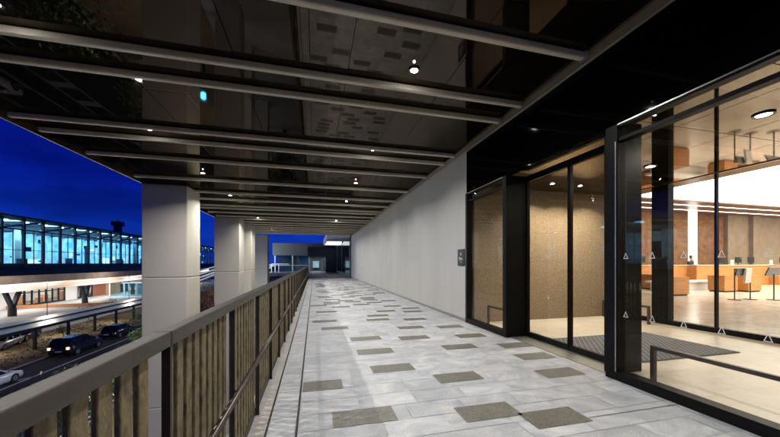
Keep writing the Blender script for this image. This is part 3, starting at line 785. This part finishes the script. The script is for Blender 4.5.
# cars
def car(x, y, heading, paint, lb, L=4.6, W=1.84, H=1.5, suv=False, lights=None):
    t = thing('parked_car' if lights is None else 'car', lb, 'car', (x, y, GZ + .006))
    rot = Matrix.Translation((x, y, GZ + .006)) @ Matrix.Rotation(heading, 4, 'Z')   # local +y = forward
    hl = L / 2; hw = W / 2
    def T(p): return tuple(rot @ Vector(p))
    def loft(stations, m, smooth=True):
        mb = MB(); k = mb._m(m); n = len(stations[0])
        for st in stations: mb.v += [T(p) for p in st]
        for a in range(len(stations) - 1):
            for i in range(n):
                j = (i + 1) % n; mb.f.append((a * n + i, a * n + j, (a + 1) * n + j, (a + 1) * n + i)); mb.mi.append(k)
        mb.f.append(tuple(range(n))); mb.mi.append(k); mb.f.append(tuple((len(stations) - 1) * n + i for i in range(n))); mb.mi.append(k)
        return mb
    belt = H * (.62 if suv else .60)
    def ring(y, zb, zt, w): return [(-w * .96, y, zb), (-w, y, zb + (zt - zb) * .35), (-w * .985, y, zt - .07), (-w * .88, y, zt), (w * .88, y, zt), (w * .985, y, zt - .07), (w, y, zb + (zt - zb) * .35), (w * .96, y, zb)]
    st = [ring(-hl, .36, belt * .80, hw * .86), ring(-hl + .12, .27, belt * .97, hw * .95), ring(-hl + .7, .22, belt, hw), ring(0, .20, belt, hw), ring(hl * .42, .20, belt, hw), ring(hl - .55, .22, belt * .88, hw * .97), ring(hl - .12, .27, belt * .76, hw * .9), ring(hl, .36, belt * .60, hw * .8)]
    loft(st, paint).build('body', t, smooth=True)
    rb = -hl + (.10 if suv else .55)
    def cab(y, z, w): return [(-w, y, z), (w, y, z)]
    cb = MB(); g = MB()
    wy = [rb, rb + .35, hl * .02, hl * .42]; z0 = belt - .01; z1 = H
    A = [(-hw * .90, wy[0], z0), (hw * .90, wy[0], z0), (hw * .90, wy[3], z0), (-hw * .90, wy[3], z0)]
    Bq = [(-hw * .74, wy[1], z1 - .03), (hw * .74, wy[1], z1 - .03), (hw * .74, wy[2], z1 - .03), (-hw * .74, wy[2], z1 - .03)]
    for i in range(4):
        j = (i + 1) % 4; g.quad([T(A[i]), T(A[j]), T(Bq[j]), T(Bq[i])], M['car_glass'])
    g.build('window', t)
    rf = MB(); k = rf._m(paint)
    C = [(-hw * .76, wy[1] - .02, z1 - .035), (hw * .76, wy[1] - .02, z1 - .035), (hw * .76, wy[2] + .02, z1 - .035), (-hw * .76, wy[2] + .02, z1 - .035)]
    Dq = [(-hw * .62, wy[1] + .15, z1), (hw * .62, wy[1] + .15, z1), (hw * .62, wy[2] - .2, z1), (-hw * .62, wy[2] - .2, z1)]
    rf.quad([T(p) for p in Dq], paint)
    for i in range(4):
        j = (i + 1) % 4; rf.quad([T(C[i]), T(C[j]), T(Dq[j]), T(Dq[i])], paint)
    for i in range(4): rf.bar(T(A[i]), T(Bq[i]), .08, .08, paint)
    for s in (-1, 1): rf.bar(T((s * hw * .91, (wy[0] + wy[3]) * .45, z0)), T((s * hw * .75, (wy[0] + wy[3]) * .45, z1 - .03)), .08, .06, paint)
    rf.build('roof', t)
    for sx in (-1, 1):
        for yy in (-hl * .60, hl * .60):
            wh = MB().tube(T((sx * (hw - .2), yy, .335)), T((sx * (hw + .01), yy, .335)), .335, M['tyre'], 20).build('wheel', t)
            MB().tube(T((sx * (hw + .008), yy, .335)), T((sx * (hw + .02), yy, .335)), .21, M['rim'], 14).build('rim', wh)
        MB().box((sx * hw * .55 - .13, hl - .16, belt * .60), (sx * hw * .55 + .13, hl - .05, belt * .72), M['head'] if lights == 'front' else M['car_glass'], rot).build('headlight', t)
        MB().box((sx * hw * .78 - .11, -hl - .02, belt * .70), (sx * hw * .78 + .11, -hl + .06, belt * .90), M['tail'] if lights == 'rear' else M['brick'], rot).build('tail_light', t)
        MB().box((sx * (hw + .02) - .08, hl * .36, belt + .0), (sx * (hw + .02) + .08, hl * .36 + .1, belt + .14), paint, rot).build('mirror', t)
    MB().box((-.26, -hl - .03, .55), (.26, -hl + .01, .67), M['plate'], rot).build('number_plate', t)
    return t
car(-23.4, 28.6, 0, M['car_white'], 'white car at the left picture edge on the road')
car(-24.0, 38.9, R(-2), M['car_dark'], 'black sport utility car with glowing tail lights on the road', L=4.8, W=1.95, H=1.8, suv=True, lights='rear')
car(-24.2, 46.2, R(-2), M['car_dark'], 'dark car just ahead of the black sport utility car', H=1.5)
car(-33.0, 42.3, R(195), M['car_silver'], 'silver car with lit headlights behind the covered walkway', lights='front')
car(-34.2, 46.5, R(195), M['car_dark'], 'dark car waiting behind the silver car with headlights', lights='front')

# ---------------------------------------------------------------- terminal
tm = thing('terminal_building', 'long glazed terminal hall lit blue-white across the road', 'building', (-67, 130, GZ))
TX = -60.0; TY0, TY1 = 48.0, 221.0; FZ = .1; TZ = 10.7; BAY = 4.8
MB().box((TX - 22, TY0, TZ), (TX + 1.6, TY1, TZ + .35), M['term_frame']).build('roof', tm)
MB().box((TX - 20, TY0, FZ - 1.9), (TX + .3, TY1, FZ), M['term_frame']).build('floor_slab', tm)
MB().box((TX - 18.2, TY0, FZ), (TX - 18, TY1, TZ), M['term_wall']).build('back_wall', tm)
MB().box((TX - 18, TY0, TZ - .3), (TX - .2, TY1, TZ - .02), M['white']).build('ceiling', tm)
MB().box((TX - .12, TY0, FZ), (TX + .12, TY1, FZ + 1.2), M['term_frame']).build('spandrel', tm)
for z in (TZ - 2.3, FZ + 4.0):
    MB().box((TX - .1, TY0, z - .12 * (1 if z > 5 else .5)), (TX + .14, TY1, z + .12 * (1 if z > 5 else .5)), M['term_frame']).build('transom', tm)
y = 48.3; i = 0
while y < TY1:
    MB().box((TX - .2, y - .22, FZ), (TX + .22, y + .22, TZ), M['term_frame']).build('mullion', tm)
    if y + BAY < TY1:
        MB().box((TX + .0, y + .22, FZ + 1.2), (TX + .04, y + BAY - .22, TZ), M['glass_blue']).build('pane', tm)
        if i % 2 == 0: MB().bar((TX - .45, y, TZ - 2.3), (TX - 5, y + BAY * 2, TZ - .4), .5, .6, M['term_frame']).build('brace', tm)
        MB().box((TX - 17.9, y - .25, TZ - 1.3), (TX - .25, y + .25, TZ - .46), M['term_frame']).build('roof_beam', tm)
        MB().box((TX - .06, y + BAY / 2 - .05, FZ + 1.2), (TX + .08, y + BAY / 2 + .05, TZ - 2.4), M['term_frame']).build('glazing_bar', tm)
        for q in range(3):
            if rnd.random() < .7:
                xw = rnd.uniform(1, 14); zz = rnd.uniform(1.3, 7); yy_ = y + rnd.uniform(.4, 3.4)
                MB().box((TX - xw - .1, yy_, FZ + zz), (TX - xw, yy_ + rnd.uniform(.4, 1.6), FZ + zz + rnd.uniform(.25, 1.3)), rnd.choice([M['screen_white'], M['term_frame'], M['term_frame'], M['screen_blue'], M['white']])).build('display', tm)
        if i % 2 == 0: MB().bar((TX - .3, y, TZ - 2.25), (TX - .3, y + BAY * 1.9, TZ - .25), .12, .34, M['term_frame']).build('truss_bar', tm)
        r = rnd.random()
        MB().box((TX - 17, y + .6, TZ - .45), (TX - 1.5, y + 3.4, TZ - .31), M['term_light']).build('light_strip', tm)
        if r < .8:
            xw = rnd.uniform(3, 15); ww_ = rnd.uniform(.8, 2.0)
            MB().box((TX - xw - .5, y + 1.2, FZ), (TX - xw, y + 1.2 + ww_, FZ + rnd.choice([3.2, 6.5, 10.2])), rnd.choice([M['white'], M['term_wall'], M['term_frame']])).build('partition', tm)
        if rnd.random() < .75:
            xw = rnd.uniform(2, 12); zz = rnd.uniform(3.2, 6)
            MB().box((TX - xw - .15, y + .8, FZ + zz), (TX - xw, y + rnd.uniform(2.2, 4), FZ + zz + rnd.uniform(.6, 1.6)), rnd.choice([M['screen_white'], M['screen_blue'], M['screen_blue'], M['term_frame']])).build('display', tm)
        if rnd.random() < .85:
            xw = rnd.uniform(2, 9)
            MB().box((TX - xw - .8, y + .4, FZ), (TX - xw, y + rnd.uniform(2.0, 4.4), FZ + rnd.uniform(1.6, 3.0)), rnd.choice([M['screen_blue'], M['white'], M['term_frame'], M['term_wall'], M['screen_white']])).build('kiosk', tm)
    y += BAY; i += 1
# tower behind the terminal roof
tw2 = thing('roof_tower', 'small dark tower silhouette rising above the terminal roof', 'tower', (-100, 190, GZ))
MB().box((-101.3, 188.7, GZ), (-98.7, 191.3, 21.0), M['term_frame']).build('shaft', tw2)
MB().box((-102.0, 188, 21.0), (-98.0, 192, 23.2), M['term_frame']).build('cab', tw2)
MB().tube((-100, 190, 23.2), (-100, 190, 24.8), .3, M['term_frame'], 8, .1).build('mast', tw2)

# elevated drive in front of the terminal
dv = thing('elevated_drive', 'curved elevated concrete drive with pale lower edge, light set into its colour, before the terminal', 'bridge', (-54, 100, GZ))
pts = []
for i in range(40):
    y = 40 + i * 4.2; pts.append((-47.5 - max(0, (y - 85)) ** 1.25 * .035, y))
dm, pm, lm_ = MB(), MB(), MB()
for (a, b) in zip(pts, pts[1:]):
    for (mb, x0, x1, z0, z1, m) in ((dm, -11.5, -.06, -3.3, -1.75, M['deck']), (pm, -.3, .12, -2.095, -.75, M['deck']), (lm_, -.05, .05, -3.36, -2.1, M['fascia_glow'])):
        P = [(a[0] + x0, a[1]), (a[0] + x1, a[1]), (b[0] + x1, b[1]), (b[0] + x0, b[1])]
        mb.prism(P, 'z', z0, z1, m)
dm.build('deck', dv); pm.build('parapet', dv); lm_.build('lit_fascia', dv)  # fascia glows by its own material in place of lamps shining on it
for y in (66.8, 84, 106, 128):
    xx = -50.5 - max(0, (y - 85)) ** 1.25 * .035
    f = MB(); f.tube((xx, y, GZ), (xx, y, GZ + 1.6), .55, M['term_frame'], 12, .5)
    f.bar((xx, y, GZ + 1.5), (xx, y - 1.4, -3.37), .5, .5, M['term_frame']).bar((xx, y, GZ + 1.5), (xx, y + 1.4, -3.37), .5, .5, M['term_frame'])
    f.build('support', dv)
# shopfront under the drive
sf = thing('shopfront', 'brightly lit ground floor shopfront with dark windows and red panels under the drive', 'building', (-60, 95, GZ))
SX = -59.6
def wallseg(y0, y1, m, nm='wall'): MB().box((SX, y0 + .02, GZ + .1), (SX + .3, y1 - .02, -3.35), m).build(nm, sf)
wallseg(50, 79.5, M['white'])
wallseg(92, 96, M['white']); wallseg(101.5, 107, M['brick'], 'brick_panel'); wallseg(107, 114, M['orange_panel'], 'orange_panel'); wallseg(118, 160, M['white'])
def winseg(y0, y1, nb):
    f = MB(); f.box((SX, y0, -5.1), (SX + .25, y1, -4.9), M['term_frame']).box((SX, y0, GZ + .1), (SX + .25, y1, GZ + .5), M['term_frame'])
    for i in range(nb + 1):
        yy = y0 + (y1 - y0) * i / nb; f.box((SX + .02, yy - .09, GZ + .1), (SX + .3, yy + .09, -3.35), M['term_frame'])
    w_ = f.build('window', sf)
    MB().box((SX + .1, y0, GZ + .5), (SX + .14, y1, -3.36), M['glass']).build('pane', w_)
winseg(79.5, 92, 7); winseg(96, 101.5, 4); winseg(114, 118, 3)
MB().box((SX - 8, 50, GZ + .1), (SX - 7.8, 160, -3.35), M['white']).build('inner_wall', sf)
for y in range(56, 160, 9): lamp('shop_lamp', 'AREA', (SX + 5.5, y, -3.45), 620, (1, .93, .84), sf, size=3, sizey=6)
for y in (83, 89, 98, 116): lamp('shop_lamp', 'AREA', (SX - 4, y, -3.5), 420, (1, .96, .9), sf, size=2, sizey=4)
for i, y in enumerate((80, 82.2, 86.5, 88.1, 91, 97.5, 99.6)):
    MB().box((SX - 3 - i % 3, y, GZ + .1), (SX - 2 - i % 3, y + .9, GZ + .1 + 1.2 + .4 * (i % 3)), rnd.choice([M['brick'], M['orange_panel'], M['screen'], M['term_wall']])).build('display_case', sf)
# glazed pavilion
pv = thing('glass_pavilion', 'small white framed glass pavilion right of the shopfront', 'pavilion', (-46, 98, GZ))
PX0, PX1, PY0, PY1, PT = -52, -42.5, 95.5, 108, -3.9
f = MB()
for x in (PX0, PX1):
    for y in (PY0, (PY0 + PY1) / 2, PY1): f.box((x - .15, y - .15, GZ + .1), (x + .15, y + .15, PT), M['white'])
f.box((PX0 - .3, PY0 - .3, PT), (PX1 + .3, PY1 + .3, PT + .3), M['white']).build('frame', pv)
MB().box((PX0, PY0 - .02, GZ + .5), (PX1, PY0 + .02, PT), M['glass_blue']).box((PX1 - .02, PY0 + .15, GZ + .5), (PX1 + .02, PY1, PT), M['glass_blue']).build('pane', pv)
MB().box((PX0 + .4, PY1 - .3, GZ + .1), (PX1 - .4, PY1 - .1, PT - .2), M['term_wall']).build('back_wall', pv)
MB().box((PX0 + 1, PY0 + 3, PT - .2), (PX1 - 1, PY0 + 3.6, PT - .1), M['term_light']).build('light_strip', pv)
# tan retaining wall before the shopfront
rt = MB().bar((-62, 77, -7.5), (-36.5, 79.8, -7.5), .35, .7, M['orange_panel'])
tag(rt.build('low_wall'), 'low tan wall running in front of the lit shopfront', 'wall')

# blue lamp post on the near pavement
bp_ = thing('blue_lamp_post', 'slim post with a small bright blue lamp below the walkway', 'lamp post', (-7.4, 23.5, GZ))
MB().tube((-7.4, 23.5, GZ), (-7.4, 23.5, GZ + 2.4), .07, M['term_frame'], 10).build('pole', bp_)
MB().tube((-7.4, 23.5, GZ + 2.4), (-7.4, 23.5, GZ + 2.75), .15, M['blue_lamp'], 12).build('lamp', bp_)
for i, (x, y) in enumerate(((-41, 60), (-42, 84))):  # lamp posts added to light the parapet, plaza and roof
    t = thing('added_plaza_lamp', ('nearer' if i == 0 else 'farther') + ' slim added globe lamp post on the plaza before the shopfront', 'lamp post', (x, y, GZ), 'added plaza lamps')
    MB().tube((x, y, GZ), (x, y, GZ + 6.2), .05, M['term_frame'], 8, .03).build('pole', t)
    MB().tube((x, y, GZ + 6.2), (x, y, GZ + 6.3), .16, M['term_frame'], 10).build('cap', t)
    lamp('added_plaza_light', 'POINT', (x, y, GZ + 6.5), 1500, (1, .86, .68), t, size=.12)
# street lamps added on the lower pavement to light the trees
for i, (x, y) in enumerate(((-7.9, 19), (-7.9, 33), (-7.9, 47))):
    t = thing('added_street_lamp', 'added street lamp on the pavement under the walkway edge, ' + ORD[i] + ' from the camera', 'street lamp', (x, y, GZ), 'added street lamps on the lower pavement')
    MB().tube((x, y, GZ + .13), (x, y, GZ + 4.4), .07, M['term_frame'], 10, .05).build('pole', t)
    MB().bar((x, y, GZ + 4.4), (x - 1.0, y, GZ + 4.5), .06, .06, M['term_frame']).build('arm', t)
    MB().box((x - 1.5, y - .12, GZ + 4.45), (x - .9, y + .12, GZ + 4.55), M['term_frame']).build('head', t)
    MB().box((x - 1.45, y - .1, GZ + 4.435), (x - .95, y + .1, GZ + 4.449), M['street_lens']).build('lens', t)
    lamp('added_street_light', 'POINT', (x - 1.2, y, GZ + 4.3), 900, (.86, .93, 1), t, size=.15)

# ---------------------------------------------------------------- beyond the far end
lb_ = thing('link_building', 'flat roofed grey building with white framed windows closing the view', 'building', (-1, 52, 0))
MB().box((-6.2, 50, 2.55), (3.4, 60, 4.45), M['grey_clad']).build('roof_slab', lb_)
MB().box((-.9, 46, 2.25), (3.4, 50, 3.7), M['term_frame']).build('porch_roof', lb_)
MB().box((-6.2, 57.6, 0), (3.4, 57.8, 2.55), M['grey_clad']).build('back_wall', lb_)
f = MB()
for x in (-5.9, -3.3, -.75, 1.3): f.box((x - .09, 50.5, -.3), (x + .09, 50.7, 2.55), M['white'])
f.box((-5.9, 50.5, .95), (-.75, 50.68, 1.03), M['white']).build('window_frame', lb_)
MB().box((-5.8, 50.58, 0), (-.84, 50.62, 2.5), M['glass_blue']).build('pane', lb_)
MB().box((1.7, 46, -.01), (3.4, 57, 2.25), M['term_frame']).build('side_pier', lb_)
MB().box((-.2, 56.9, .5), (.9, 57.0, 1.7), M['term_wall']).build('lit_window', lb_)
lamp('link_lamp', 'AREA', (.4, 54, 2.5), 160, (.85, .95, 1), lb_, size=3, sizey=4)
MB().box((-6.2, 45.5, -.5), (3.4, 60, -.02), M['concrete']).build('floor_slab', lb_)
nc = thing('neighbour_canopy', 'white lit canopy soffit projecting beyond the end of the wall', 'canopy', (2.6, 40, 3.9))
MB().prism([(1.3, 44), (1.3, 33), (4.0, 29), (4.0, 44)], 'z', 3.85, 4.6, M['white']).build('roof', nc)
MB().box((1.45, 36, 3.82), (3.6, 43, 3.848), M['lum_far']).build('glow_panel', nc)  # lit underside of the canopy, its light put in as emission
tf = thing('far_glazing', 'dark blue reflecting glass front with teal posts past the wall end', 'glass front', (3.4, 33, 0))
for y in (27.6, 35.5, 43.5): MB().box((3.12, y - .08, 0), (3.3, y + .12, 3.84), M['teal']).build('post', tf)
MB().box((3.14, 27.7, .0), (3.26, 43.5, .3), M['teal']).build('sill', tf)
MB().box((3.14, 27.7, .3), (3.20, 43.5, 3.6), M['car_glass']).build('pane', tf)
ws = thing('white_stair', 'white steel stair with slanted handrails left of the far building', 'stair', (-6.5, 50, 0))
f = MB()
f.bar((-9.2, 48, -.9), (-6.3, 49.5, 1.15), .18, .18, M['white']).bar((-8.6, 47.5, -.9), (-5.7, 49, 1.15), .18, .18, M['white'])
f.build('handrail', ws)
f = MB()
for i in range(9): f.box((-9.0 + i * .34, 47.6, -1.9 + i * .22), (-8.66 + i * .34, 49.2, -1.85 + i * .22), M['white'])
f.build('tread', ws)
f = MB().bar((-9.4, 47.3, -2.2), (-6, 47.3, 0), .1, .3, M['white']).bar((-9.4, 49.4, -2.2), (-6, 49.4, 0), .1, .3, M['white']); f.build('stringer', ws)
f = MB()
for x in (-6.1, -5.6, -5.1): f.bar((x, 48, -.6), (x, 48, 1.2), .1, .1, M['white'])
f.bar((-6.1, 48, 1.2), (-3.6, 48, 1.2), .1, .1, M['white']).build('guard', ws)
lamp('stair_lamp', 'POINT', (-7.5, 45.5, 3.0), 700, (.9, .97, 1), ws, size=.2)
# second lit stair seen between columns
sr = thing('ramp_stair', 'bright white zigzag stair between the two nearest columns', 'stair', (-21, 66, GZ))
f = MB()
for i in range(4):
    f.bar((-24 + i * .1, 64 + i * 1.1, -3.4 + i * .9), (-17.5 + i * .1, 66 + i * 1.1, -.3 + i * .55), .3, .28, M['white'])
f.build('stringer', sr)
f = MB()
for i in range(12): f.box((-23.6 + i * .52, 64.2, -3.2 + i * .25), (-23.1 + i * .52, 67.5, -3.1 + i * .25), M['white'])
f.build('tread', sr)
MB().box((-24, 66, GZ), (-23.6, 66.4, -3.3), M['white']).box((-17.9, 66, GZ), (-17.5, 66.4, -.6), M['white']).build('post', sr)
lamp('ramp_lamp', 'POINT', (-20, 60, 2.5), 900, (.9, .97, 1), sr, size=.3)

# ---------------------------------------------------------------- sky, sun, camera
W = bpy.data.worlds.new('World'); S.world = W; W.use_nodes = True
nt = W.node_tree; bg = nt.nodes['Background']
sky = nt.nodes.new('ShaderNodeTexSky'); sky.sky_type = 'NISHITA'; sky.sun_disc = False
sky.sun_elevation = R(-3.5); sky.sun_rotation = R(140); sky.ozone_density = 6; sky.air_density = 1.0; sky.dust_density = .2
N, L = nt.nodes.new, nt.links.new
tc = N('ShaderNodeTexCoord'); sp = N('ShaderNodeSeparateXYZ'); L(tc.outputs['Generated'], sp.inputs[0])
cr = N('ShaderNodeValToRGB'); e = cr.color_ramp.elements          # deep dusk blue, paler towards the horizon
e[0].position = 0.0; e[0].color = (.006, .045, .42, 1); e[1].position = .7; e[1].color = (.0002, .0008, .06, 1)
k = e.new(.12); k.color = (.002, .022, .33, 1); k = e.new(.2); k.color = (.001, .009, .23, 1); k = e.new(.36); k.color = (.0005, .0025, .14, 1)
L(sp.outputs[2], cr.inputs['Fac'])
mp = N('ShaderNodeMapping'); mp.inputs['Scale'].default_value = (1.6, 1.6, 5); L(tc.outputs['Generated'], mp.inputs['Vector'])
nz = N('ShaderNodeTexNoise'); nz.inputs['Scale'].default_value = 2.4; nz.inputs['Detail'].default_value = 6; L(mp.outputs[0], nz.inputs['Vector'])
mr = N('ShaderNodeMapRange'); mr.inputs[1].default_value = .32; mr.inputs[2].default_value = .7; mr.inputs[3].default_value = .6; mr.inputs[4].default_value = 1.35
L(nz.outputs['Fac'], mr.inputs[0])
vs = N('ShaderNodeVectorMath'); vs.operation = 'SCALE'; L(cr.outputs[0], vs.inputs[0]); L(mr.outputs[0], vs.inputs['Scale'])
ad = N('ShaderNodeVectorMath'); ad.operation = 'MULTIPLY_ADD'; ad.inputs[1].default_value = (.04, .04, .04)
L(sky.outputs[0], ad.inputs[0]); L(vs.outputs[0], ad.inputs[2]); L(ad.outputs[0], bg.inputs['Color'])
bg.inputs['Strength'].default_value = 1.0
sun = bpy.data.lights.new('sun', 'SUN'); sun.energy = .01; sun.angle = R(10); sun.color = (.6, .7, 1)
so = bpy.data.objects.new('sun', sun); COL.objects.link(so); so.rotation_euler = (R(80), 0, R(120))

cd = bpy.data.cameras.new('camera'); cam = bpy.data.objects.new('camera', cd); COL.objects.link(cam)
cam.location = (0, 0, 1.28); cam.rotation_euler = (R(90), 0, -math.atan(76 / 305))
cd.sensor_fit = 'HORIZONTAL'; cd.sensor_width = 36; cd.lens = 305 / 780 * 36; cd.shift_y = 45 / 780
cd.clip_start = .05; cd.clip_end = 5000
S.camera = cam
S.render.engine = 'CYCLES'
c = S.cycles
c.max_bounces = 10; c.diffuse_bounces = 4; c.glossy_bounces = 6; c.transparent_max_bounces = 32; c.transmission_bounces = 6
c.sample_clamp_indirect = 4; c.caustics_reflective = False; c.caustics_refractive = False
c.use_denoising = True
try: c.denoiser = 'OPENIMAGEDENOISE'; c.denoising_input_passes = 'RGB_ALBEDO_NORMAL'
except Exception: pass
c.use_adaptive_sampling = False
v = S.view_settings; v.view_transform = 'Standard'; v.look = 'None'; v.gamma = 1; v.exposure = 0; v.use_curve_mapping = False
